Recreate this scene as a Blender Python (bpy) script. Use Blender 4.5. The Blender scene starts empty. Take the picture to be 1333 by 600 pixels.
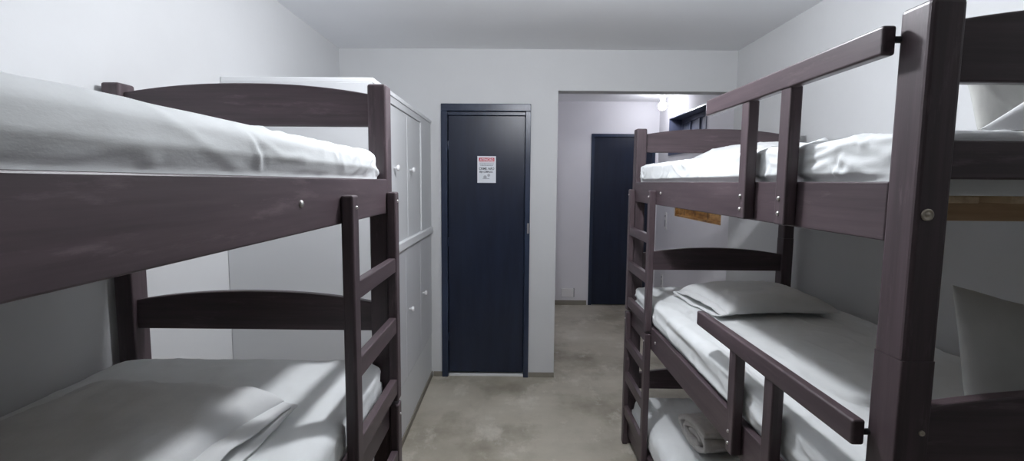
import bpy, bmesh, math, random
from mathutils import Vector, Matrix, noise

random.seed(7)
SC = bpy.context.scene
COL = SC.collection
PI = math.pi

# ------------------------------------------------------------------ camera calibration
F_PX, YAW, PITCH, ROLL, H = 647.26, 0.3488, 5.5106, 0.4676, 1.5411
XL, XR, YF, ZC = -1.335, 1.657, 3.838, 2.5355       # left wall, right wall, far wall, ceiling
XA, YB = 1.76, 6.208                                 # alcove right wall, alcove back wall
YREAR = -4.6

# ------------------------------------------------------------------ materials
def new_mat(name):
    m = bpy.data.materials.new(name); m.use_nodes = True
    nt = m.node_tree
    for n in list(nt.nodes): nt.nodes.remove(n)
    out = nt.nodes.new('ShaderNodeOutputMaterial'); b = nt.nodes.new('ShaderNodeBsdfPrincipled')
    nt.links.new(b.outputs[0], out.inputs[0])
    return m, nt, b

def coords(nt, scale=(1, 1, 1), kind='Object'):
    tc = nt.nodes.new('ShaderNodeTexCoord'); mp = nt.nodes.new('ShaderNodeMapping')
    mp.inputs['Scale'].default_value = scale
    nt.links.new(tc.outputs[kind], mp.inputs[0])
    return mp.outputs[0]

def noise_node(nt, vec, scale, detail=4, rough=0.55):
    n = nt.nodes.new('ShaderNodeTexNoise')
    n.inputs['Scale'].default_value = scale; n.inputs['Detail'].default_value = detail
    n.inputs['Roughness'].default_value = rough
    nt.links.new(vec, n.inputs['Vector'])
    return n.outputs['Fac']

def ramp(nt, fac, stops):
    r = nt.nodes.new('ShaderNodeValToRGB')
    while len(r.color_ramp.elements) < len(stops): r.color_ramp.elements.new(0.5)
    for e, (p, c) in zip(r.color_ramp.elements, stops):
        e.position = p; e.color = (*c, 1)
    nt.links.new(fac, r.inputs[0])
    return r.outputs[0]

def mix(nt, a, b, fac, mode='MIX'):
    m = nt.nodes.new('ShaderNodeMix'); m.data_type = 'RGBA'; m.blend_type = mode
    if isinstance(fac, float): m.inputs[0].default_value = fac
    else: nt.links.new(fac, m.inputs[0])
    for s, v in ((6, a), (7, b)):
        if isinstance(v, tuple): m.inputs[s].default_value = (*v, 1)
        else: nt.links.new(v, m.inputs[s])
    return m.outputs[2]

def bump(nt, b, h, strength=0.2, dist=0.01):
    n = nt.nodes.new('ShaderNodeBump'); n.inputs['Strength'].default_value = strength
    n.inputs['Distance'].default_value = dist
    nt.links.new(h, n.inputs['Height']); nt.links.new(n.outputs[0], b.inputs['Normal'])

def plain(name, col, rough=0.6, metal=0.0, spec=0.5):
    m, nt, b = new_mat(name)
    b.inputs['Base Color'].default_value = (*col, 1)
    b.inputs['Roughness'].default_value = rough; b.inputs['Metallic'].default_value = metal
    b.inputs['Specular IOR Level'].default_value = spec
    v = coords(nt)
    bump(nt, b, noise_node(nt, v, 60, 3), 0.06, 0.003)
    return m

def wall_mat(name, a, c, rough=0.75):
    m, nt, b = new_mat(name)
    v = coords(nt, kind='Object')
    col = ramp(nt, noise_node(nt, v, 0.9, 5, 0.6), [(0.3, a), (0.7, c)])
    nt.links.new(col, b.inputs['Base Color'])
    b.inputs['Roughness'].default_value = rough; b.inputs['Specular IOR Level'].default_value = 0.3
    bump(nt, b, noise_node(nt, v, 35, 6, 0.65), 0.12, 0.004)
    return m

def wood_mat(name, axis, dark, light, rough=0.42, scuff=0.55):
    m, nt, b = new_mat(name)
    s = [14.0, 14.0, 14.0]; s['xyz'.index(axis)] = 0.9
    v = coords(nt, tuple(s))
    g = noise_node(nt, v, 2.2, 6, 0.62)
    col = ramp(nt, g, [(0.28, dark), (0.72, light)])
    s2 = [90.0, 90.0, 90.0]; s2['xyz'.index(axis)] = 3.0
    fine = noise_node(nt, coords(nt, tuple(s2)), 1.0, 3)
    col = mix(nt, col, tuple(x * 0.72 for x in dark), ramp(nt, fine, [(0.45, (0, 0, 0)), (0.75, (0.55,) * 3)]))
    s3 = [30.0, 30.0, 30.0]; s3['xyz'.index(axis)] = 5.0
    sc = noise_node(nt, coords(nt, tuple(s3)), 1.0, 8, 0.7)
    col = mix(nt, col, tuple(min(1, x * 2.1 + 0.02) for x in light),
              ramp(nt, sc, [(0.57, (0, 0, 0)), (0.76, (scuff,) * 3)]))
    nt.links.new(col, b.inputs['Base Color'])
    b.inputs['Roughness'].default_value = rough; b.inputs['Specular IOR Level'].default_value = 0.45
    bump(nt, b, fine, 0.10, 0.002)
    return m

DK, LT = (0.048, 0.034, 0.039), (0.090, 0.065, 0.072)
WX = wood_mat('stained_wood_across', 'x', DK, LT)
WY = wood_mat('stained_wood_along', 'y', DK, LT)
WZ = wood_mat('stained_wood_upright', 'z', DK, LT)
PINEX = wood_mat('raw_pine_across', 'x', (0.33, 0.20, 0.10), (0.48, 0.33, 0.19), 0.6, 0.1)
PINEY = wood_mat('raw_pine_along', 'y', (0.42, 0.30, 0.18), (0.58, 0.45, 0.30), 0.6, 0.1)

def cloth_mat(name, a, c, crease=0.7):
    m, nt, b = new_mat(name)
    v = coords(nt)
    col = ramp(nt, noise_node(nt, v, 6, 4), [(0.3, a), (0.7, c)])
    nt.links.new(col, b.inputs['Base Color'])
    b.inputs['Roughness'].default_value = 0.85; b.inputs['Specular IOR Level'].default_value = 0.15
    b.inputs['Sheen Weight'].default_value = 0.08
    h = noise_node(nt, coords(nt, (1, 0.45, 1)), 16, 6, 0.62)
    mp = nt.nodes.new('ShaderNodeMapping'); mp.inputs['Rotation'].default_value = (0.5, 0.3, 0.7); mp.inputs['Scale'].default_value = (1.0, 0.28, 1.0)
    nt.links.new(v, mp.inputs[0])
    rn = nt.nodes.new('ShaderNodeTexNoise'); rn.noise_type = 'RIDGED_MULTIFRACTAL'
    rn.inputs['Scale'].default_value = 5.5; rn.inputs['Detail'].default_value = 2.0; rn.inputs['Roughness'].default_value = 0.5
    nt.links.new(mp.outputs[0], rn.inputs['Vector'])
    cr = ramp(nt, rn.outputs['Fac'], [(0.62, (0, 0, 0)), (0.95, (1, 1, 1))])
    ad = nt.nodes.new('ShaderNodeMath'); ad.operation = 'MULTIPLY_ADD'
    nt.links.new(cr, ad.inputs[0]); ad.inputs[1].default_value = crease; nt.links.new(h, ad.inputs[2])
    bump(nt, b, ad.outputs[0], 0.30, 0.006)
    return m
SHEET = cloth_mat('white_sheet', (0.70, 0.72, 0.72), (0.76, 0.78, 0.78))
CASE = cloth_mat('white_pillowcase', (0.63, 0.64, 0.64), (0.69, 0.70, 0.70))
SHADECASE = cloth_mat('shade_darkened_pillowcase', (0.36, 0.36, 0.34), (0.43, 0.43, 0.41))  # case colour darkened to carry the shade on pillows turned from the lamp
TOWEL = None
def towel_mat():
    m, nt, b = new_mat('grey_towel')
    v = coords(nt)
    col = ramp(nt, noise_node(nt, v, 30, 5, 0.7), [(0.3, (0.48, 0.46, 0.45)), (0.7, (0.62, 0.60, 0.58))])
    nt.links.new(col, b.inputs['Base Color']); b.inputs['Roughness'].default_value = 0.95
    b.inputs['Specular IOR Level'].default_value = 0.05
    bump(nt, b, noise_node(nt, v, 260, 3, 0.7), 0.6, 0.004)
    return m
TOWEL = towel_mat()

WALL = wall_mat('white_wall_paint', (0.585, 0.59, 0.595), (0.63, 0.635, 0.64))
CEIL = wall_mat('white_ceiling_paint', (0.82, 0.825, 0.84), (0.86, 0.865, 0.88))
LAV = wall_mat('pale_lilac_wall_paint', (0.73, 0.725, 0.76), (0.78, 0.77, 0.80))

def floor_mat():
    m, nt, b = new_mat('burnt_cement_floor')
    v = coords(nt)
    big = noise_node(nt, v, 1.15, 6, 0.58)
    col = ramp(nt, big, [(0.32, (0.30, 0.272, 0.215)), (0.46, (0.42, 0.388, 0.318)), (0.58, (0.50, 0.465, 0.388)), (0.72, (0.60, 0.565, 0.485))])
    st = noise_node(nt, coords(nt, (1.2, 0.9, 1)), 1.45, 6, 0.60)
    col = mix(nt, col, (0.150, 0.128, 0.090), ramp(nt, st, [(0.50, (0, 0, 0)), (0.68, (0.66,) * 3)]))
    lt = noise_node(nt, coords(nt, (1.6, 1.0, 1)), 2.3, 8, 0.7)
    col = mix(nt, col, (0.66, 0.63, 0.555), ramp(nt, lt, [(0.54, (0, 0, 0)), (0.66, (0.6,) * 3)]))
    sp = noise_node(nt, v, 14, 6, 0.7)
    col = mix(nt, col, (0.24, 0.22, 0.175), ramp(nt, sp, [(0.60, (0, 0, 0)), (0.80, (0.45,) * 3)]))
    nt.links.new(col, b.inputs['Base Color'])
    b.inputs['Specular IOR Level'].default_value = 0.4
    rr = ramp(nt, st, [(0.3, (0.38,) * 3), (0.7, (0.6,) * 3)])
    nt.links.new(rr, b.inputs['Roughness'])
    bump(nt, b, noise_node(nt, v, 20, 6, 0.6), 0.10, 0.004)
    return m
FLOOR = floor_mat()
SKIRT = wall_mat('grey_cement_skirting', (0.19, 0.172, 0.142), (0.29, 0.268, 0.228), 0.8)

def door_mat(name, a, c, rough):
    m, nt, b = new_mat(name)
    v = coords(nt, (6, 6, 0.8))
    col = ramp(nt, noise_node(nt, v, 3, 5), [(0.3, a), (0.7, c)])
    nt.links.new(col, b.inputs['Base Color'])
    b.inputs['Roughness'].default_value = rough; b.inputs['Specular IOR Level'].default_value = 0.4
    bump(nt, b, noise_node(nt, coords(nt, (40, 40, 3)), 2, 4), 0.12, 0.002)
    return m
NAVY = door_mat('navy_enamel', (0.008, 0.012, 0.026), (0.013, 0.019, 0.040), 0.33)
NAVY2 = door_mat('navy_enamel_frame', (0.016, 0.024, 0.048), (0.028, 0.040, 0.072), 0.32)
NAVY3 = door_mat('navy_window_enamel', (0.066, 0.076, 0.125), (0.092, 0.104, 0.160), 0.3)
LACQ = plain('white_cabinet_paint', (0.66, 0.67, 0.68), 0.5)
LACQ2 = plain('light_grey_cabinet_paint', (0.62, 0.625, 0.645), 0.5)
TRIMW = plain('white_trim_paint', (0.76, 0.77, 0.78), 0.5)
KNOB = plain('white_knob_plastic', (0.86, 0.86, 0.86), 0.35)
STEEL = plain('bolt_steel', (0.62, 0.60, 0.58), 0.3, 1.0)
BRASS = plain('zinc_barrel', (0.55, 0.50, 0.42), 0.35, 1.0)
PAPER = plain('sign_paper', (0.74, 0.76, 0.80), 0.5)
RED = plain('sign_red', (0.56, 0.045, 0.07), 0.5)
INK = plain('sign_ink', (0.03, 0.03, 0.045), 0.6)
INKG = plain('sign_grey_ink', (0.42, 0.43, 0.46), 0.6)
INKF = plain('sign_fine_ink', (0.20, 0.20, 0.23), 0.6)
INKR = plain('sign_pink_line', (0.62, 0.36, 0.40), 0.6)
GREYP = plain('grey_switch_plastic', (0.34, 0.34, 0.36), 0.5)
PLATE = plain('white_plate_plastic', (0.78, 0.77, 0.77), 0.45)
BLACKP = plain('dark_plastic', (0.03, 0.03, 0.035), 0.5)
GAPLIGHT = plain('white_door_gap_light', (0.80, 0.81, 0.80), 0.3)  # white that stands in for light shining under the door
CONC = plain('bulb_socket_white', (0.7, 0.7, 0.7), 0.5)

def glass_mat():
    m, nt, b = new_mat('grey_night_glass')
    v = coords(nt)
    col = ramp(nt, noise_node(nt, v, 3, 3), [(0.3, (0.13, 0.145, 0.20)), (0.7, (0.18, 0.195, 0.25))])
    nt.links.new(col, b.inputs['Base Color'])
    b.inputs['Roughness'].default_value = 0.22; b.inputs['Specular IOR Level'].default_value = 0.6
    return m
GLASS = glass_mat()

def hatch_mat():
    m, nt, b = new_mat('varnished_hatch_wood')
    v = coords(nt, (6, 1.6, 9))
    col = ramp(nt, noise_node(nt, v, 2.6, 7, 0.68), [(0.30, (0.12, 0.05, 0.016)), (0.46, (0.40, 0.20, 0.06)), (0.62, (0.66, 0.40, 0.15)), (0.75, (0.34, 0.15, 0.045))])
    kn = noise_node(nt, coords(nt, (5, 9, 5)), 1.4, 3)
    col = mix(nt, col, (0.06, 0.022, 0.008), ramp(nt, kn, [(0.58, (0, 0, 0)), (0.68, (0.8,) * 3)]))
    nt.links.new(col, b.inputs['Base Color']); b.inputs['Roughness'].default_value = 0.3
    return m
HATCH = hatch_mat()

def emit_mat(name, col, strength):
    m = bpy.data.materials.new(name); m.use_nodes = True
    nt = m.node_tree
    for n in list(nt.nodes): nt.nodes.remove(n)
    out = nt.nodes.new('ShaderNodeOutputMaterial'); e = nt.nodes.new('ShaderNodeEmission')
    e.inputs[0].default_value = (*col, 1); e.inputs[1].default_value = strength
    nt.links.new(e.outputs[0], out.inputs[0])
    return m
BULB = emit_mat('led_bulb_glow', (0.92, 0.945, 1.0), 615.0)
BULB2 = emit_mat('alcove_bulb_glow', (0.93, 0.94, 1.0), 125.0)

# ------------------------------------------------------------------ mesh helpers
def obj(name, bm, mat, parent=None, smooth=False, loc=None):
    me = bpy.data.meshes.new(name)
    bmesh.ops.recalc_face_normals(bm, faces=bm.faces[:])
    if bm.calc_volume(signed=True) < 0: bmesh.ops.reverse_faces(bm, faces=bm.faces[:])
    bm.to_mesh(me); bm.free()
    if smooth:
        for p in me.polygons: p.use_smooth = True
    for m in (mat if isinstance(mat, (list, tuple)) else [mat]): me.materials.append(m)
    o = bpy.data.objects.new(name, me); COL.objects.link(o)
    if parent is not None: o.parent = parent
    if loc is not None: o.location = loc
    return o

def box(bm, lo, hi, bev=0.0, seg=2, mi=0):
    x0, x1 = sorted((lo[0], hi[0])); y0, y1 = sorted((lo[1], hi[1])); z0, z1 = sorted((lo[2], hi[2]))
    t = bmesh.new()
    bmesh.ops.create_cube(t, size=1.0, matrix=Matrix.Translation(((x0 + x1) / 2, (y0 + y1) / 2, (z0 + z1) / 2)) @ Matrix.Diagonal((x1 - x0, y1 - y0, z1 - z0, 1)))
    if bev > 0:
        bev = min(bev, 0.45 * min(x1 - x0, y1 - y0, z1 - z0))
        bmesh.ops.bevel(t, geom=t.edges[:], offset=bev, segments=seg, profile=0.5, affect='EDGES')
    add(bm, t, mi)

def add(bm, t, mi=0):
    vm = {v: bm.verts.new(v.co) for v in t.verts}
    for f in t.faces:
        try:
            nf = bm.faces.new([vm[v] for v in f.verts]); nf.material_index = mi
        except ValueError: pass
    t.free()

def prism(bm, pts, axis, a, b, bev=0.0):
    """closed outline (list of 2D points) extruded along axis from a to b"""
    i = 'xyz'.index(axis)
    def P(p, t):
        c = list(p); c.insert(i, t); return c
    t = bmesh.new()
    v0 = [t.verts.new(P(p, a)) for p in pts]; v1 = [t.verts.new(P(p, b)) for p in pts]
    n = len(pts)
    t.faces.new(v0); t.faces.new(v1[::-1])
    for k in range(n): t.faces.new((v0[k], v0[(k + 1) % n], v1[(k + 1) % n], v1[k]))
    if bev > 0:
        bmesh.ops.recalc_face_normals(t, faces=t.faces[:])
        ed = [e for e in t.edges if len(e.link_faces) == 2 and e.calc_face_angle(0) > 0.6]
        bmesh.ops.bevel(t, geom=ed, offset=bev, segments=2, profile=0.5, affect='EDGES')
    add(bm, t)

def lathe(bm, prof, centre, axis='z', n=20):
    """prof: (radius, height) pairs"""
    t = bmesh.new(); rings = []
    for r, h in prof:
        ring = []
        for k in range(n):
            a = 2 * PI * k / n
            c = {'z': (r * math.cos(a), r * math.sin(a), h), 'x': (h, r * math.cos(a), r * math.sin(a)), 'y': (r * math.cos(a), h, r * math.sin(a))}[axis]
            ring.append(t.verts.new(Vector(centre) + Vector(c)))
        rings.append(ring)
    for a, b in zip(rings, rings[1:]):
        for k in range(n): t.faces.new((a[k], a[(k + 1) % n], b[(k + 1) % n], b[k]))
    t.faces.new(rings[0]); t.faces.new(rings[-1][::-1])
    add(bm, t)

def root(name, label, cat, loc=(0, 0, 0), rot=0.0, group=None):
    o = bpy.data.objects.new(name, None); COL.objects.link(o)
    o.location = loc; o.rotation_euler = (0, 0, rot); o.empty_display_size = 0.1
    o['label'] = label; o['category'] = cat
    if group: o['group'] = group
    return o

def tag(o, label, cat, group=None):
    o['label'] = label; o['category'] = cat
    if group: o['group'] = group
    return o

def struct(name, bm, mat, smooth=False):
    o = obj(name, bm, mat, None, smooth); o['kind'] = 'structure'
    return o

def bx(lo, hi, bev=0.0, seg=2):
    b = bmesh.new(); box(b, lo, hi, bev, seg); return b

# ------------------------------------------------------------------ room shell
T = 0.13
struct('floor', bx((XL - 0.2, YREAR - 0.2, -0.12), (2.2, YB + 0.3, 0.0)), FLOOR)
struct('ceiling', bx((XL - 0.2, YREAR - 0.2, ZC), (2.2, YB + 0.3, ZC + 0.12)), CEIL)
struct('wall_left', bx((XL - 0.15, YREAR - 0.15, 0), (XL, YB, ZC)), WALL)
struct('wall_right', bx((XR, YREAR - 0.15, 0), (XR + 0.15, YF + 0.02, ZC)), WALL)
struct('wall_rear', bx((XL, YREAR - 0.15, 0), (XR, YREAR, ZC)), WALL)
DX0, DX1, DZ = -0.568, 0.113, 2.1307                 # bathroom door hole
OX, OZ = 0.3176, 2.2335                              # opening to the alcove
b = bmesh.new()
box(b, (XL, YF, 0), (DX0, YF + T, ZC)); box(b, (DX0, YF, DZ), (DX1, YF + T, ZC))
box(b, (DX1, YF, 0), (OX, YF + T, ZC)); box(b, (OX, YF, OZ), (XA + 0.1, YF + T, ZC))
struct('wall_far', b, WALL)
struct('wall_alcove_left', bx((OX - 0.06, YF + T, 0), (OX, YB, ZC)), LAV)
D2X0, D2X1, D2Z = 0.932, 1.722, 2.147
b = bmesh.new()
box(b, (OX - 0.1, YB, 0), (D2X0, YB + 0.13, ZC)); box(b, (D2X0, YB, D2Z), (D2X1, YB + 0.13, ZC)); box(b, (D2X1, YB, 0), (2.1, YB + 0.13, ZC))
struct('wall_alcove_back', b, LAV)
# alcove right wall with the high window and the wooden hatch cut in
WY0, WY1, WZ0, WZ1 = 4.67, 5.79, 1.862, 2.283
HY0, HY1, HZ0, HZ1 = 4.255, 5.522, 1.187, 1.56
b = bmesh.new()
X1 = XA + 0.22
box(b, (XA, YF + T, 0), (X1, YB, HZ0)); box(b, (XA, YF + T, HZ0), (X1, HY0, HZ1)); box(b, (XA, HY1, HZ0), (X1, YB, HZ1))
box(b, (XA, YF + T, HZ1), (X1, YB, WZ0)); box(b, (XA, YF + T, WZ0), (X1, WY0, WZ1)); box(b, (XA, WY1, WZ0), (X1, YB, WZ1))
box(b, (XA, YF + T, WZ1), (X1, YB, ZC))
struct('wall_alcove_right', b, LAV)
# skirting of cement
b = bmesh.new()
for x0, x1 in ((-0.64, DX0 - 0.002), (DX1 + 0.002, OX)):
    box(b, (x0, YF - 0.012, 0), (x1, YF + 0.001, 0.038), 0.003)
struct('baseboard_far', b, SKIRT)
struct('baseboard_alcove', bx((OX, YB - 0.012, 0), (D2X0 - 0.02, YB + 0.001, 0.06), 0.003), SKIRT)

# door to the bathroom
b = bmesh.new(); fw = 0.047
box(b, (DX0, YF - 0.022, 0), (DX0 + fw, YF + T, DZ - 0.055), 0.003); box(b, (DX1 - fw + 0.008, YF - 0.022, 0), (DX1, YF + T, DZ - 0.055), 0.003)
box(b, (DX0, YF - 0.022, DZ - 0.055), (DX1, YF + T, DZ), 0.004)
box(b, (DX0 + fw, YF + 0.06, 0), (DX0 + fw + 0.012, YF + T, DZ - 0.05)); box(b, (DX1 - fw - 0.004, YF + 0.06, 0), (DX1 - fw + 0.008, YF + T, DZ - 0.05))
d1 = struct('door_1', b, NAVY2)
obj('door_leaf', bx((DX0 + fw + 0.004, YF + 0.015, 0.030), (DX1 - fw + 0.004, YF + 0.050, DZ - 0.085), 0.003), NAVY, d1)
obj('door_rail', bx((DX0 + fw, YF + 0.004, DZ - 0.083), (DX1 - fw + 0.008, YF + 0.06, DZ - 0.056), 0.003), NAVY2, d1)
obj('gap_light_strip', bx((DX0 + fw + 0.002, YF + 0.0, 0), (DX1 - fw + 0.006, YF + 0.11, 0.016), 0.003), GAPLIGHT, d1)  # white strip painted as the lit gap below the leaf
b = bmesh.new()
for z in (0.32, 1.08, 1.82):
    lathe(b, [(0.007, -0.035), (0.008, -0.03), (0.008, 0.03), (0.007, 0.035)], (DX0 + fw + 0.003, YF + 0.010, z), 'z', 10)
obj('hinge', b, NAVY2, d1, True)
obj('latch_plate', bx((DX1 - 0.020, YF - 0.024, 1.15), (DX1 - 0.006, YF - 0.021, 1.23), 0.001), STEEL, d1)
# second door at the end of the alcove
b = bmesh.new()
box(b, (D2X0, YB - 0.010, 0), (D2X0 + 0.04, YB + 0.12, D2Z - 0.04), 0.003); box(b, (D2X1 - 0.04, YB - 0.010, 0), (D2X1, YB + 0.12, D2Z - 0.04), 0.003)
box(b, (D2X0, YB - 0.010, D2Z - 0.04), (D2X1, YB + 0.12, D2Z), 0.003)
d2 = struct('door_2', b, NAVY2)
obj('door_leaf', bx((D2X0 + 0.04, YB + 0.004, 0.010), (D2X1 - 0.04, YB + 0.045, D2Z - 0.04), 0.003), NAVY, d2)
# window: recessed, dark painted reveal, three fixed panes
b = bmesh.new(); t = 0.012; gx = XA + 0.15
box(b, (XA - 0.008, WY0, WZ1 - t), (X1, WY1, WZ1)); box(b, (XA - 0.008, WY0, WZ0), (X1, WY1, WZ0 + t))
box(b, (XA - 0.008, WY0, WZ0 + t), (X1, WY0 + t, WZ1 - t)); box(b, (XA - 0.008, WY1 - t, WZ0 + t), (X1, WY1, WZ1 - t))
w1 = struct('window_1', b, NAVY3)
b = bmesh.new()
n = 4; L = WY1 - WY0 - 2 * t
box(b, (gx - 0.02, WY0 + t, WZ1 - t - 0.05), (gx + 0.02, WY1 - t, WZ1 - t), 0.003); box(b, (gx - 0.02, WY0 + t, WZ0 + t), (gx + 0.02, WY1 - t, WZ0 + t + 0.04), 0.003)
for k in range(n + 1):
    y = WY0 + t + L * k / n
    y = min(max(y, WY0 + t + 0.014), WY1 - t - 0.014)
    box(b, (gx - 0.02, y - 0.014, WZ0 + t), (gx + 0.02, y + 0.014, WZ1 - t), 0.003)
obj('window_frame', b, NAVY3, w1)
obj('glass', bx((gx - 0.003, WY0 + t, WZ0 + t), (gx + 0.003, WY1 - t, WZ1 - t)), GLASS, w1)

# wooden hatch in the alcove wall
hr = root('wooden_hatch', 'varnished brown wooden hatch set in alcove wall below the high window', 'hatch', (XA + 0.03, (HY0 + HY1) / 2, HZ0))
hy = (HY1 - HY0) / 2
b = bmesh.new()
for k in range(4):
    y0 = -hy + 0.03 + k * (2 * hy - 0.06) / 4
    box(b, (0.0, y0 + 0.002, 0.02), (0.022, y0 + (2 * hy - 0.06) / 4 - 0.002, HZ1 - HZ0 - 0.02), 0.003)
obj('board_panel', b, HATCH, hr)
b = bmesh.new()
box(b, (-0.02, -hy, 0), (0.03, -hy + 0.03, HZ1 - HZ0), 0.002); box(b, (-0.02, hy - 0.03, 0), (0.03, hy, HZ1 - HZ0), 0.002)
box(b, (-0.02, -hy + 0.03, 0), (0.03, hy - 0.03, 0.02), 0.002); box(b, (-0.02, -hy + 0.03, HZ1 - HZ0 - 0.02), (0.03, hy - 0.03, HZ1 - HZ0), 0.002)
obj('hatch_frame', b, HATCH, hr)

# ------------------------------------------------------------------ small wall fittings
def switch(y, z, hgt, label):
    r = root('wall_switch', label, 'switch', (XA, y, z), 0, 'white wall switches in the alcove')
    obj('plate', bx((-0.008, -0.036, -hgt / 2), (0.0005, 0.036, hgt / 2), 0.003), PLATE, r)
    obj('rocker', bx((-0.013, -0.012, -hgt * 0.33), (-0.006, 0.012, hgt * 0.05), 0.002), GREYP, r)
    obj('button', bx((-0.012, -0.007, hgt * 0.22), (-0.006, 0.007, hgt * 0.34), 0.002), BLACKP, r)
switch(5.80, 1.11, 0.20, 'white switch plate with grey rocker beside the wooden hatch')
switch(5.86, 0.39, 0.16, 'white socket plate low on alcove wall, far below the wooden hatch')

sb = root('socket_box', 'white rectangular box low on the pale wall left of the far navy door', 'socket box', (0.667, YB, 0.108))
obj('box_cover', bx((-0.075, -0.032, 0), (0.078, 0.0005, 0.106), 0.004), PLATE, sb)
obj('box_back', bx((0.078, -0.016, -0.004), (0.092, 0.0005, 0.110), 0.002), GREYP, sb)

# paper notice on the navy door
SX0, SX1, SZ0, SZ1 = -0.294, -0.151, 1.537, 1.741
YS = YF + 0.015
sg = root('paper_notice', 'white paper notice with red heading taped on the navy door', 'sign', ((SX0 + SX1) / 2, YS, SZ0))
sw, sh = SX1 - SX0, SZ1 - SZ0
obj('sheet', bx((-sw / 2, -0.0012, 0), (sw / 2, 0.0002, sh)), PAPER, sg)
obj('red_banner', bx((-sw / 2 + 0.012, -0.0018, sh - 0.040), (sw / 2 - 0.012, -0.0011, sh - 0.012)), RED, sg)
obj('pink_line', bx((-sw / 2 + 0.012, -0.0018, sh - 0.047), (sw / 2 - 0.012, -0.0011, sh - 0.044)), INKR, sg)
def text(name, body, size, x, z, mat, width=None, bold=0.0005):
    cu = bpy.data.curves.new(name, 'FONT'); cu.body = body; cu.size = size
    cu.align_x = 'CENTER'; cu.extrude = 0.0003; cu.offset = bold
    o = bpy.data.objects.new(name, cu); COL.objects.link(o)
    bpy.context.view_layer.update()
    me = bpy.data.meshes.new_from_object(o.evaluated_get(bpy.context.evaluated_depsgraph_get()))
    COL.objects.unlink(o); bpy.data.objects.remove(o)
    xs = [v.co.x for v in me.vertices]
    s = width / (max(xs) - min(xs)) if width else 1.0
    for v in me.vertices:
        v.co = (v.co.x * s, -0.0020 - v.co.z, v.co.y)
    me.materials.clear(); me.materials.append(mat)
    t = bpy.data.objects.new(name, me); COL.objects.link(t); t.parent = sg
    t.location = (x, 0, z)
text('heading_text', 'ATENÇÃO', 0.026, 0, sh - 0.036, PAPER, 0.105)
text('large_text', 'CRIME, NÃO', 0.025, 0, sh - 0.104, INK, 0.116)
text('medium_text', 'SEJA CÚMPLICE.', 0.018, -0.004, sh - 0.126, INK, 0.104)
b = bmesh.new()
for z, n, w in ((sh - 0.061, 12, 0.108), (sh - 0.073, 10, 0.096)):
    x = -w / 2
    while x < w / 2:
        l = random.choice((0.006, 0.009, 0.012)); box(b, (x, -0.0016, z), (min(x + l, w / 2), -0.0011, z + 0.0055)); x += l + 0.003
obj('fine_print', b, INKF, sg)
b = bmesh.new()
lathe(b, [(0.011, -0.0016), (0.011, -0.0011)], (0.016, 0, 0.058), 'y', 20)
lathe(b, [(0.013, -0.0015), (0.013, -0.0011)], (-0.012, 0, 0.044), 'y', 20)
box(b, (-0.03, -0.0015, 0.03), (0.022, -0.0011, 0.036))
obj('faded_drawing', b, INKG, sg)

# ------------------------------------------------------------------ built-in wardrobe
WXF, WY_0, WZT = -0.649, 2.283, 1.996
wr = root('built_in_wardrobe', 'white built-in wardrobe with small round knobs along the wall by the navy door', 'wardrobe')
b = bmesh.new()
box(b, (XL + 0.002, WY_0, 0), (WXF - 0.02, YF - 0.002, WZT - 0.012), 0.002)
box(b, (WXF - 0.025, WY_0, 1.19), (WXF, 2.62, WZT - 0.012), 0.002)                 # near stile
box(b, (WXF - 0.025, 3.449, 1.2), (WXF, YF - 0.002, WZT - 0.012), 0.002)        # far stile
box(b, (WXF - 0.025, 2.6, 1.945), (WXF, 3.46, WZT - 0.012), 0.002)              # head
box(b, (WXF - 0.025, WY_0, 0.0), (WXF - 0.004, YF - 0.002, 0.345), 0.002)       # lower panel
obj('carcass', b, LACQ, wr)
obj('top_board', bx((XL + 0.002, WY_0, WZT - 0.014), (WXF + 0.006, YF - 0.002, WZT + 0.010), 0.004), TRIMW, wr)
obj('shelf_trim', bx((WXF - 0.02, WY_0, 1.150), (WXF + 0.014, YF - 0.002, 1.198), 0.005), TRIMW, wr)
obj('skirting', bx((WXF - 0.01, WY_0, 0.0), (WXF + 0.004, YF - 0.003, 0.042), 0.002), SKIRT, wr)
def wdoor(y0, y1, z0, z1, x, mat, kz):
    d = obj('door', bx((x - 0.016, y0 + 0.004, z0), (x, y1 - 0.004, z1), 0.0025), mat, wr)
    k = bmesh.new()
    lathe(k, [(0.006, -0.001), (0.006, 0.012), (0.014, 0.018), (0.0165, 0.025), (0.013, 0.031), (0.004, 0.033)], (x, y0 + 0.075, kz), 'x', 16)
    obj('knob', k, KNOB, d, True)
for y0, y1 in ((2.625, 3.035), (3.035, 3.445)): wdoor(y0, y1, 1.200, 1.943, WXF - 0.008, LACQ, 1.615)
for y0, y1 in ((2.29, 2.46), (2.46, 2.93), (2.93, 3.38), (3.38, 3.832)): wdoor(y0, y1, 0.352, 1.148, WXF + 0.0, LACQ2, 0.760)

# ------------------------------------------------------------------ three-tier bunks
PWD, PD = 0.059, 0.0706
BL = 2.056
RAIL = [(1.4395, 1.5485), (0.722, 0.830), (0.050, 0.160)]
HB = [(1.7165, 1.819, 1.851), (1.044, 1.141, 1.175), (0.330, 0.425, 0.459)]
ER = [(1.553, 1.620), (0.838, 0.900), (0.165, 0.230)]
POST = [(1.235, 1.848), (0.550, 1.235), (0.0, 0.550)]

def arch(x0, x1, zb, ze, zm, n=20):
    pts = [(x0, zb), (x1, zb)]
    for k in range(n + 1):
        u = 1 - 2 * k / n
        pts.append(((x0 + x1) / 2 + u * (x1 - x0) / 2, zm - (zm - ze) * abs(u) ** 2.2))
    return pts

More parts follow.
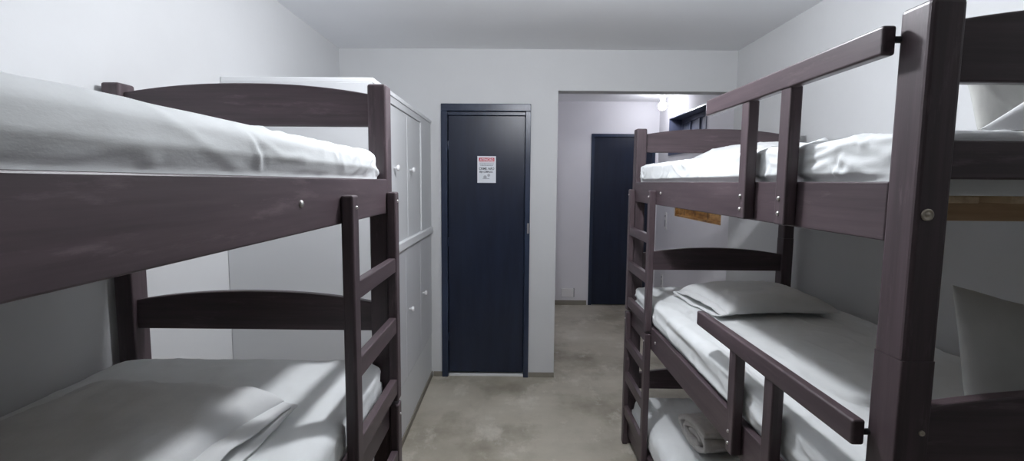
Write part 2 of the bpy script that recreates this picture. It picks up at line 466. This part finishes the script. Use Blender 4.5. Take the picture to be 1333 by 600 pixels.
def bolt_x(parent, xo, sg_, y, z, r=0.0075):
    """round bolt head on the aisle face"""
    b = bmesh.new()
    lathe(b, [(r, -0.003 * sg_ * -1), (r, -0.002 * sg_), (r * 0.6, -0.0045 * sg_)], (xo, y, z), 'x', 12)
    obj('bolt', b, STEEL, parent, True)

def bunk(label, xo, sg_, y0, W, guard):
    """xo: aisle face of the posts; sg_: +1 when the bed extends to +x"""
    r = root('bunk_bed', label, 'bunk bed', (xo + sg_ * W / 2, y0 + BL / 2, 0), 0, 'three-tier bunk beds')
    ox, oy = r.location.x, r.location.y
    def X(d): return xo + sg_ * d - ox
    def Y(d): return y0 + d - oy
    posts = {}
    for t, (z0, z1) in enumerate(POST):
        for xi, xa in ((0, 0.0), (1, W - PWD)):
            for yi, ya in ((0, 0.0), (1, BL - PD)):
                b = bmesh.new()
                box(b, (X(xa), Y(ya), z0 + (0.0006 if t < 2 else 0)), (X(xa + PWD), Y(ya + PD), z1), 0.004 if t else 0.008, 3)
                for v in b.verts:                            # butt joints stay tight, only the free top is rounded
                    if v.co.z < z0 + 0.02: v.co.z = z0 + (v.co.z - z0) * 0.1
                    elif t and v.co.z > z1 - 0.02: v.co.z = z1 - (z1 - v.co.z) * 0.1
                posts[t, xi, yi] = obj('post', b, WZ, r)
    for t in range(3):
        rz0, rz1 = RAIL[t]
        for xa in (0.0, W - 0.026):
            b = bmesh.new()
            box(b, (X(xa), Y(PD - 0.004), rz0), (X(xa + 0.026), Y(BL - PD + 0.004), rz1), 0.003)
            sr = obj('side_rail', b, WY, r)
            if xa == 0.0:
                for yb in ((BL - 0.572 if sg_ > 0 else BL - 0.716),):
                    bolt_x(sr, X(0), sg_, Y(yb), rz1 - 0.052)
        for ya, nf in ((0.020, 1), (BL - PD + 0.018, 0)):
            hz = HB[t] if not (nf and t == 1) else (HB[t][0] - 0.03, HB[t][1], HB[t][2])
            b = bmesh.new(); prism(b, arch(min(X(PWD - 0.003), X(W - PWD + 0.003)), max(X(PWD - 0.003), X(W - PWD + 0.003)), *hz), 'y', Y(ya), Y(ya + 0.026), 0.004)
            obj('headboard', b, WX, r)
            b = bmesh.new(); box(b, (X(PWD - 0.003), Y(ya), ER[t][0]), (X(W - PWD + 0.003), Y(ya + 0.024), ER[t][1]), 0.004)
            obj('end_rail', b, WX, r)
        zt = rz1 - 0.026
        for k in range(6):
            yy = PD + 0.10 + k * (BL - 2 * PD - 0.24) / 5
            b = bmesh.new(); box(b, (X(0.027), Y(yy), zt - 0.052), (X(W - 0.027), Y(yy + 0.040), zt - 0.013), 0.002)
            obj('cross_bearer', b, PINEX, r)
        for k in range(8):
            xx = 0.030 + k * (W - 0.06 - 0.055) / 7
            b = bmesh.new(); box(b, (X(xx), Y(PD + 0.03), zt - 0.0135), (X(xx + 0.055), Y(BL - PD - 0.03), zt), 0.0015)
            obj('slat', b, PINEY, r)
    # barrel bolts on the near and far end faces of the posts
    for t, z in ((0, 1.492), (1, 1.105), (1, 0.775)):
        for xi, xa in ((0, 0.020 if t == 0 else 0.044), (1, W - (0.020 if t == 0 else 0.044))):
            b = bmesh.new(); c = (X(xa + (0.0 if xi == 0 else 0.0)), Y(0), z)
            rr = 0.0105 if t == 0 else 0.005
            lathe(b, [(rr, 0.001), (rr, -0.0025), (rr * 0.75, -0.004), (rr * 0.7, -0.002), (rr * 0.3, -0.002), (rr * 0.28, -0.0045)], c, 'y', 16)
            obj('barrel_bolt', b, BRASS, posts[t, xi, 0], True)
    # ladder in two lengths at the far aisle corner
    for (zb, zt, rungs) in ((0.812, 1.508, ((1.248, 1.294), (1.046, 1.098), (0.838, 0.890))), (0.0, 0.800, ((0.590, 0.642), (0.390, 0.446), (0.185, 0.242)))):
        for ya in (BL - 0.503, BL - 0.084):
            b = bmesh.new(); box(b, (X(-0.0305), Y(ya), zb), (X(-0.0005), Y(ya + 0.046), zt), 0.006, 3)
            st = obj('ladder_stile', b, WZ, r)
            for z in ((1.478,) if zb > 0.5 else (0.760,)): bolt_x(st, X(-0.030), sg_, Y(ya + 0.025), z, 0.0045)
        for z0, z1 in rungs:
            b = bmesh.new(); box(b, (X(-0.027), Y(BL - 0.503 + 0.044), z0), (X(-0.004), Y(BL - 0.082), z1), 0.003)
            obj('ladder_rung', b, WY, r)
    if guard:
        for gz, bz, bt in ((1.8225, 1.4425, 0.052), (1.097, 0.735, 0.050)):
            b = bmesh.new(); box(b, (X(-0.034), Y(0.062), gz - bt), (X(-0.009), Y(0.878), gz), 0.005, 3)
            gr = obj('guard_rail', b, WY, r)
            s = bmesh.new(); lathe(s, [(0.006, 0), (0.006, 0.013)], (min(X(-0.010), X(0.003)), Y(0.0665), gz - 0.024), 'x', 10)
            obj('spacer', s, BLACKP, gr)
            for ya in (0.357, 0.567):
                b = bmesh.new(); box(b, (X(-0.0305), Y(ya), bz), (X(-0.0005), Y(ya + 0.046), gz - bt + 0.004), 0.004)
                gp = obj('guard_post', b, WZ, r)
                for z in (bz + 0.065, bz + 0.028): bolt_x(gp, X(-0.030), sg_, Y(ya + 0.026), z, 0.0055)
    return r

WLB, WRB = 0.905, 0.915
XLB, XRB = -0.4131, 0.679
YLB, YRB = 1.6722 - BL, 2.9036 - BL
bunk('dark brown three-tier bunk bed beside the white wardrobe, without guard rails', XLB, -1, YLB, WLB, False)
bunk('dark brown three-tier bunk bed with two guard rails on balusters', XRB, 1, YRB, WRB, True)

# ------------------------------------------------------------------ bedding
def fnoise(p, s, seed):
    return noise.noise(Vector((p[0] * s[0] + seed * 3.1, p[1] * s[1] - seed * 1.7, p[2] * s[2] + seed)))

def soft_box(lx, ly, lz, r, res, fn):
    """rounded box centred in x/y, base at z=0, dense grid; fn(co, normal) -> displaced co"""
    nx, ny, nz = max(4, int(lx / res)), max(4, int(ly / res)), max(4, int(lz / (res * 0.7)))
    bm = bmesh.new(); cache = {}
    hx, hy, hz = lx / 2, ly / 2, lz / 2
    def V(i, j, k):
        key = (i, j, k)
        if key in cache: return cache[key]
        p = Vector((-hx + lx * i / nx, -hy + ly * j / ny, -hz + lz * k / nz))
        f = 1.0 if k * 2 >= nz else 0.15                   # squarer along the base
        rx, ry, rz = min(r * 1.3, hx) * f, min(r * 1.3, hy) * f, min(r, hz * 0.98) * f
        q = Vector((max(-hx + rx, min(hx - rx, p.x)), max(-hy + ry, min(hy - ry, p.y)), max(-hz + rz, min(hz - rz, p.z))))
        d = p - q
        e = Vector((d.x / rx, d.y / ry, d.z / rz))
        l = e.length
        if l > 1e-6:
            m = max(abs(e.x), abs(e.y), abs(e.z))
            e = e * (m / l)
            nrm = e.normalized()
            p2 = q + Vector((e.x * rx, e.y * ry, e.z * rz))
        else:
            nrm = Vector((0, 0, 1)); p2 = p
        p2 = p2 + Vector((0, 0, hz))
        co = fn(p2, nrm)
        cache[key] = bm.verts.new(co); return cache[key]
    def quad(a, b, c, d): bm.faces.new((a, b, c, d))
    for i in range(nx):
        for j in range(ny):
            quad(V(i, j, 0), V(i, j + 1, 0), V(i + 1, j + 1, 0), V(i + 1, j, 0)); quad(V(i, j, nz), V(i + 1, j, nz), V(i + 1, j + 1, nz), V(i, j + 1, nz))
    for i in range(nx):
        for k in range(nz):
            quad(V(i, 0, k), V(i + 1, 0, k), V(i + 1, 0, k + 1), V(i, 0, k + 1)); quad(V(i, ny, k), V(i, ny, k + 1), V(i + 1, ny, k + 1), V(i + 1, ny, k))
    for j in range(ny):
        for k in range(nz):
            quad(V(0, j, k), V(0, j, k + 1), V(0, j + 1, k + 1), V(0, j + 1, k)); quad(V(nx, j, k), V(nx, j + 1, k), V(nx, j + 1, k + 1), V(nx, j, k + 1))
    return bm

def ridge(v): return 1.0 - abs(v) * 2.0

def mattress(label, xc, yc, z0, lx, ly, lz, seed, pleat=0.0, crown=0.012, side=1, rnd=0.045, rough=1.0, res=0.011, rail=0.026, bulge=0.015, ramp_=0.03, creases=()):
    hx, hy = lx / 2, ly / 2
    rng = random.Random(seed * 77 + 5); seg = []
    for (ya, yb, n, amp) in creases:                       # sharp little folds on the aisle side and the edge of the top
        for _ in range(n):
            y0 = rng.uniform(ya, yb); s0 = rng.uniform(rail + 0.01, lz + 0.10)
            an = rng.choice((-1, 1)) * rng.uniform(0.25, 1.25); ln = rng.uniform(0.05, 0.17)
            seg.append((Vector((y0, s0)), Vector((y0 + ln * math.cos(an), s0 + ln * 0.7 * math.sin(an))), amp * rng.uniform(0.5, 1.0), rng.uniform(0.007, 0.013)))
    def fn(p, n):
        u, v = p.x / hx, p.y / hy
        top = max(0.0, n.z)
        sidew = 1 - abs(n.z)
        d = 0.0022 * fnoise(p, (4, 2.2, 5), seed) + 0.0013 * fnoise(p, (15, 8, 18), seed + 5)
        # creases radiating diagonally
        c = ridge(noise.noise(Vector((p.x * 9 + p.y * 4, p.y * 6 - p.x * 5, p.z * 14 + seed))))
        d += 0.0032 * max(0.0, c - 0.62) * 2.6
        # gathers near the two ends
        e = max(0.0, (abs(v) - 0.86) / 0.14)
        d += 0.0065 * e * noise.noise(Vector((p.x * 16, p.z * 34 + p.y * 12, seed * 2.3)))
        d += 0.006 * e * sidew * noise.noise(Vector((p.x * 8, p.z * 60, p.y * 26 + seed)))
        if pleat:
            w = max(0.0, (-side * u - 0.45) / 0.55)
            d += pleat * w * (0.6 * noise.noise(Vector((p.x * 32 + p.y * 1.6, p.y * 1.1, p.z * 34 + seed))) + 0.4 * ridge(noise.noise(Vector((p.x * 20 - p.y * 1.1, p.y * 0.9, p.z * 18 + seed * 2)))))
        d *= rough
        if seg and p.x * side < -0.35 * hx:
            q = Vector((p.y, p.z + max(0.0, p.x * side + hx) * 0.9))
            for a, b_, am, wd in seg:
                ab = b_ - a; tt = max(0.0, min(1.0, (q - a).dot(ab) / ab.length_squared))
                off = q - (a + ab * tt); ds = off.length
                if ds < wd * 3:
                    sg2 = 1.0 if off.x * ab.y - off.y * ab.x > 0 else -1.0
                    x_ = ds / wd * sg2
                    d += am * math.sin(PI * tt) * (math.exp(-(x_ - 0.5) ** 2 * 1.6) - 0.75 * math.exp(-(x_ + 0.6) ** 2 * 2.2))
        if p.z < rail + 0.012: d *= max(0.0, min(1.0, (p.z - rail - 0.004) / 0.008))
        co = p + n * d
        if n.x * side < -0.05:                          # aisle side swells out over the rail
            co.x += n.x * bulge * (1 - 0.8 * e) * min(1.0, max(0.0, (p.z - rail - 0.004) / ramp_))
        co.y = max(-0.9560, min(0.9560, co.y))
        if co.x * side > 0: co.x = side * min(abs(co.x), hx + 0.0015)
        co.z += crown * top * (1 - u * u) * (1 - v ** 10)
        co.z = max(co.z, 0.0)
        return co
    bm = soft_box(lx, ly, lz, rnd, res, fn)
    o = obj('mattress', bm, SHEET, None, True, (xc, yc, z0))
    return tag(o, label, 'mattress', 'mattresses in fitted white sheets')

XLc, XRc = XLB - WLB / 2, XRB + WRB / 2
YLc, YRc = YLB + BL / 2, YRB + BL / 2
MXL, MXR, MY = WLB - 0.057, WRB - 0.057, 1.905
UP, MID, LOW = RAIL[0][1] - 0.025, RAIL[1][1] - 0.025, RAIL[2][1] - 0.025
mattress('white-sheeted mattress on the top tier of the bunk by the wardrobe', XLc, YLc, UP, MXL, MY, 0.114, 1, 0, 0.006, -1, 0.030, 0.6, 0.0065, creases=((0.15, 0.9, 13, 0.0035), (0.75, 0.93, 9, 0.005)))
mattress('white-sheeted mattress on the middle tier of the bunk by the wardrobe', XLc, YLc, MID, MXL, MY, 0.152, 2, 0.004, 0.024, -1, 0.036, 0.7)
mattress('wrinkled white-sheeted mattress on the top tier behind the upper guard rail', XRc, YRc, UP, MXR, MY, 0.118, 3, 0.003, 0.012, 1, 0.016, 0.8, 0.0065, ramp_=0.012, creases=((-0.93, -0.5, 34, 0.0052), (-0.1, 0.9, 12, 0.0035), (0.7, 0.92, 10, 0.006)))
mattress('white-sheeted mattress with long pleats on the middle tier behind the lower guard rail', XRc, YRc, MID, MXR, MY, 0.143, 4, 0.013, 0.012, 1, 0.020, 1.0, 0.0085, ramp_=0.014, creases=((0.3, 0.9, 8, 0.006),))
mattress('white-sheeted mattress on the lowest tier, under the rolled towel', XRc, YRc, LOW, MXR, MY, 0.165, 5, 0.004, 0.02, 1)

def pillow_bm(lx, ly, t, seed, flat=0.25, pw=3.0, res=44):
    bm = bmesh.new()
    def prof(u, v):
        a = max(0.0, 1 - abs(u) ** pw) ** 0.5; c = max(0.0, 1 - abs(v) ** pw) ** 0.5
        return a * c
    def grid(sign):
        g = []
        for i in range(res + 1):
            row = []
            for j in range(res + 1):
                u, v = -1 + 2 * i / res, -1 + 2 * j / res
                # denser near the edges
                u = math.copysign(1 - (1 - abs(u)) ** 1.5, u); v = math.copysign(1 - (1 - abs(v)) ** 1.5, v)
                h = prof(u, v)
                x = lx / 2 * u * (1 - 0.05 * (1 - v * v) * abs(u)); y = ly / 2 * v * (1 - 0.05 * (1 - u * u) * abs(v))
                q = Vector((x, y, 0.0))
                w = 0.007 * fnoise(q, (7, 6, 1), seed) + 0.004 * max(0, ridge(noise.noise(Vector((x * 13 + y * 6, y * 9 - x * 4, seed)))) - 0.5) * 2
                edge = 0.006 * (1 - h) * noise.noise(Vector((x * 9, y * 9, seed + 9)))
                z = (t * (1 - flat) * h + w * min(1, h * 2.0) + edge) if sign > 0 else (-t * flat * h + edge)
                row.append(Vector((x, y, z)))
            g.append(row)
        return g
    top, bot = grid(1), grid(-1)
    vt = [[bm.verts.new(c) for c in r] for r in top]; vb = []
    for i, r in enumerate(bot):
        vb.append([vt[i][j] if i in (0, res) or j in (0, res) else bm.verts.new(c) for j, c in enumerate(r)])
    for i in range(res):
        for j in range(res):
            bm.faces.new((vt[i][j], vt[i + 1][j], vt[i + 1][j + 1], vt[i][j + 1]))
            bm.faces.new((vb[i][j], vb[i][j + 1], vb[i + 1][j + 1], vb[i + 1][j]))
    return bm

def hem_bm(side, lx, ly, depth, gap, seed, n=40):
    """the loose open end of a pillowcase: two thin lips that part slightly; side = +1/-1 along x"""
    bm = bmesh.new(); th = 0.0022
    for s in (1, -1):
        rows = []
        for k in range(n + 1):
            v = -1 + 2 * k / n
            y = ly / 2 * v * 0.985
            g = gap * (1 - abs(v) ** 3) * (0.65 + 0.5 * noise.noise(Vector((y * 9, seed, s * 3.0))))
            x0 = side * (lx / 2 * (1 - 0.05 * (1 - v * v)) - 0.030)
            x1 = side * (lx / 2 * (1 - 0.05 * (1 - v * v)) + depth * (1 - 0.25 * v * v) + 0.006 * noise.noise(Vector((y * 12, seed + 4, s))))
            z0 = s * 0.30 * gap * (1 - abs(v) ** 3)
            z1 = s * g * 0.5 - 0.004 + 0.004 * noise.noise(Vector((y * 18, seed + 2, s * 2.0)))
            if s < 0: z1 = max(z1, -gap * 0.42); x1 += side * 0.010
            rows.append([(x0, y, z0), ((x0 + x1) / 2, y, (z0 + z1) / 2 + s * 0.006 * (1 - v * v)), (x1, y, z1)])
        A = [[bm.verts.new((p[0], p[1], p[2] + th)) for p in r] for r in rows]
        B = [[bm.verts.new((p[0], p[1], p[2] - th)) for p in r] for r in rows]
        for k in range(n):
            for q in range(2):
                bm.faces.new((A[k][q], A[k + 1][q], A[k + 1][q + 1], A[k][q + 1])); bm.faces.new((B[k][q], B[k][q + 1], B[k + 1][q + 1], B[k + 1][q]))
            bm.faces.new((A[k][2], A[k + 1][2], B[k + 1][2], B[k][2])); bm.faces.new((A[k][0], B[k][0], B[k + 1][0], A[k + 1][0]))
        for k in (0, n):
            for q in range(2): bm.faces.new((A[k][q], A[k][q + 1], B[k][q + 1], B[k][q]))
    return bm

def pillow(label, loc, rot, lx, ly, t, seed, hem=None, flat=0.25, pw=3.0, mat=None):
    r = root('pillow', label, 'pillow', loc, 0, 'white pillows')
    r.rotation_euler = rot
    obj('cushion', pillow_bm(lx, ly, t, seed, flat, pw), mat or CASE, r, True)
    if hem: obj('pillowcase_hem', hem_bm(hem, lx, ly, 0.035, t * 0.62, seed), CASE, r, True)
    return r

ZML = MID + 0.152 + 0.024; ZMR = MID + 0.143 + 0.012; ZUR = UP + 0.118 + 0.012
rad = math.radians
P1 = pillow('flat white pillow with an open case end on the bunk by the wardrobe', (-0.825, 0.865, ZML + 0.004), (0, 0, rad(-3)), 0.48, 0.66, 0.068, 11, 1, 0.1, 8.0)
P2 = pillow('white pillow with a frilled case end lying behind the lower guard rail', (1.145, 2.350, ZMR + 0.004), (0, 0, rad(6)), 0.52, 0.48, 0.072, 12, -1, 0.1, 5.0)
P3 = pillow('white pillow humped at the far end of the top tier above the guard-railed bunk', (1.210, 2.42, ZUR + 0.004), (0, 0, rad(2)), 0.58, 0.50, 0.075, 13, None, 0.1)
P4 = pillow('pillow standing in the gap between the boards of the near top headboard', (1.245, 1.140, ZUR + 0.110), (rad(66), rad(3), 0), 0.50, 0.28, 0.09, 14, None, 0.5, 3.0, SHADECASE)
P6 = pillow('pillow slanting up across the standing pillow, close behind the near top headboard', (1.195, 0.990, ZUR + 0.030), (rad(80), rad(-37), 0), 0.46, 0.28, 0.07, 17, None, 0.5)
P5 = pillow('pillow in a shade-darkened case standing on the middle tier close to the near headboard', (1.240, 1.035, ZMR + 0.105), (rad(66), rad(13), rad(2)), 0.60, 0.42, 0.11, 15, None, 0.5, 3.0, SHADECASE)

from mathutils.bvhtree import BVHTree
def settle(r, mt, conform, lift=0.004):
    bpy.context.view_layer.update()
    mm = mt.matrix_world
    tree = BVHTree.FromPolygons([mm @ v.co for v in mt.data.vertices], [tuple(p.vertices) for p in mt.data.polygons])
    parts = [r] if r.type == 'MESH' else list(r.children)
    lo = min((c.matrix_world @ v.co).z for c in parts for v in c.data.vertices)
    for c in parts:
        m = c.matrix_world; im = m.inverted()
        for v in c.data.vertices:
            w = m @ v.co
            hit = tree.ray_cast(Vector((w.x, w.y, 5.0)), Vector((0, 0, -1)))[0]
            if hit is None:
                hit = tree.find_nearest(w)[0]
            if conform: w.z = hit.z + lift + (w.z - lo)
            elif w.z < hit.z + lift: w.z = hit.z + lift
            v.co = im @ w

# rolled towel on the lowest tier: a flattened spiral carried along x
def towel_bm(lx, a, c, turns, th):
    bm = bmesh.new(); n = 110; path = []
    for k in range(n + 1):
        f = k / n; ang = 2 * PI * turns * f + 0.4
        rr = 0.20 + 0.80 * f
        wob = 1 + 0.05 * noise.noise(Vector((ang * 0.9, 3.3, 0)))
        path.append(Vector((a * rr * math.cos(ang) * wob, c * rr * math.sin(ang) * wob)))
    nor = []
    for k in range(n + 1):
        d = (path[min(n, k + 1)] - path[max(0, k - 1)]).normalized(); nor.append(Vector((d.y, -d.x)))
    m = 22
    def ring(i):
        u = i / m; x = -lx / 2 + lx * u
        out = []
        for k in range(n + 1):
            s = th / 2 * (1 + 0.25 * noise.noise(Vector((k * 0.09, x * 9, 5))))
            off = 0.008 * noise.noise(Vector((k * 0.06, x * 11, 1)))
            p = path[k] + nor[k] * (s + off); q = path[k] - nor[k] * (s - off)
            xs = x + (0.016 * noise.noise(Vector((k * 0.045, 7, 2))) if i in (0, m) else 0)
            out.append(((xs, p.x, p.y), (xs, q.x, q.y)))
        return out
    R = [[(bm.verts.new(p), bm.verts.new(q)) for p, q in ring(i)] for i in range(m + 1)]
    for i in range(m):
        for k in range(n):
            for s in (0, 1): bm.faces.new((R[i][k][s], R[i][k + 1][s], R[i + 1][k + 1][s], R[i + 1][k][s]))
        for k in (0, n): bm.faces.new((R[i][k][0], R[i + 1][k][0], R[i + 1][k][1], R[i][k][1]))
    for i in (0, m):
        for k in range(n): bm.faces.new((R[i][k][0], R[i][k][1], R[i][k + 1][1], R[i][k + 1][0]))
    return bm
ZLR = LOW + 0.165 + 0.016
tw = obj('rolled_towel', towel_bm(0.30, 0.165, 0.052, 2.3, 0.024), TOWEL, None, True, (0.985, 2.24, ZLR + 0.062))
tw.rotation_euler = (0, 0, math.radians(6))
MT = {n: bpy.data.objects[n] for n in ('mattress', 'mattress.001', 'mattress.002', 'mattress.003', 'mattress.004')}
settle(P1, MT['mattress.001'], True); settle(P2, MT['mattress.003'], True); settle(P3, MT['mattress.002'], True)
settle(P4, MT['mattress.002'], False); settle(P6, MT['mattress.002'], False); settle(P5, MT['mattress.003'], False)
settle(tw, MT['mattress.004'], False)
tag(tw, 'grey towel folded into a roll on the lowest mattress', 'towel')

# ------------------------------------------------------------------ lamps
def ball(rad, centre, sub=3):
    b = bmesh.new(); bmesh.ops.create_icosphere(b, subdivisions=sub, radius=rad, matrix=Matrix.Translation(centre)); return b
def lamp(name, label, loc, rad, mat, drop):
    r = root(name, label, 'lamp', loc)
    obj('bulb', ball(rad, (0, 0, 0)), mat, r, True)
    k = bmesh.new()
    lathe(k, [(rad * 0.5, rad * 0.92), (rad * 0.55, rad * 1.3), (rad * 0.62, rad * 1.35), (rad * 0.62, drop - 0.012), (rad * 1.1, drop - 0.010), (rad * 1.1, drop)], (0, 0, 0), 'z', 18)
    obj('socket', k, CONC, r, True)
lamp('ceiling_lamp', 'round white bulb on the bedroom ceiling above the aisle', (0.11, 1.73, ZC - 0.150), 0.055, BULB, 0.150)
lamp('ceiling_lamp', 'glowing white bulb in the alcove corner by the high window', (1.600, 5.55, 2.386), 0.045, BULB2, ZC - 2.386)

# ------------------------------------------------------------------ world, camera, view
w = bpy.data.worlds.new('World'); SC.world = w; w.use_nodes = True
w.node_tree.nodes['Background'].inputs[0].default_value = (0.02, 0.022, 0.03, 1)
w.node_tree.nodes['Background'].inputs[1].default_value = 0.2

y_, p_, r_ = math.radians(YAW), math.radians(PITCH), math.radians(ROLL)
fwd = Vector((-math.sin(y_) * math.cos(p_), math.cos(y_) * math.cos(p_), -math.sin(p_)))
rt = Vector((math.cos(y_), math.sin(y_), 0)); up = rt.cross(fwd)
r2 = rt * math.cos(r_) + up * math.sin(r_); u2 = r2.cross(fwd)
cam = bpy.data.cameras.new('Camera'); co = bpy.data.objects.new('Camera', cam); COL.objects.link(co)
cam.sensor_fit = 'HORIZONTAL'; cam.sensor_width = 36.0; cam.lens = F_PX / 1333 * 36.0; cam.clip_start = 0.02
co.matrix_world = Matrix(((r2.x, u2.x, -fwd.x, 0), (r2.y, u2.y, -fwd.y, 0), (r2.z, u2.z, -fwd.z, H), (0, 0, 0, 1)))
SC.camera = co

SC.view_settings.view_transform = 'Standard'; SC.view_settings.look = 'None'
SC.view_settings.exposure = 0.0; SC.view_settings.gamma = 1.0; SC.view_settings.use_curve_mapping = False
SC.cycles.use_denoising = True
SC.cycles.max_bounces = 12; SC.cycles.diffuse_bounces = 8
SC.cycles.sample_clamp_indirect = 8.0
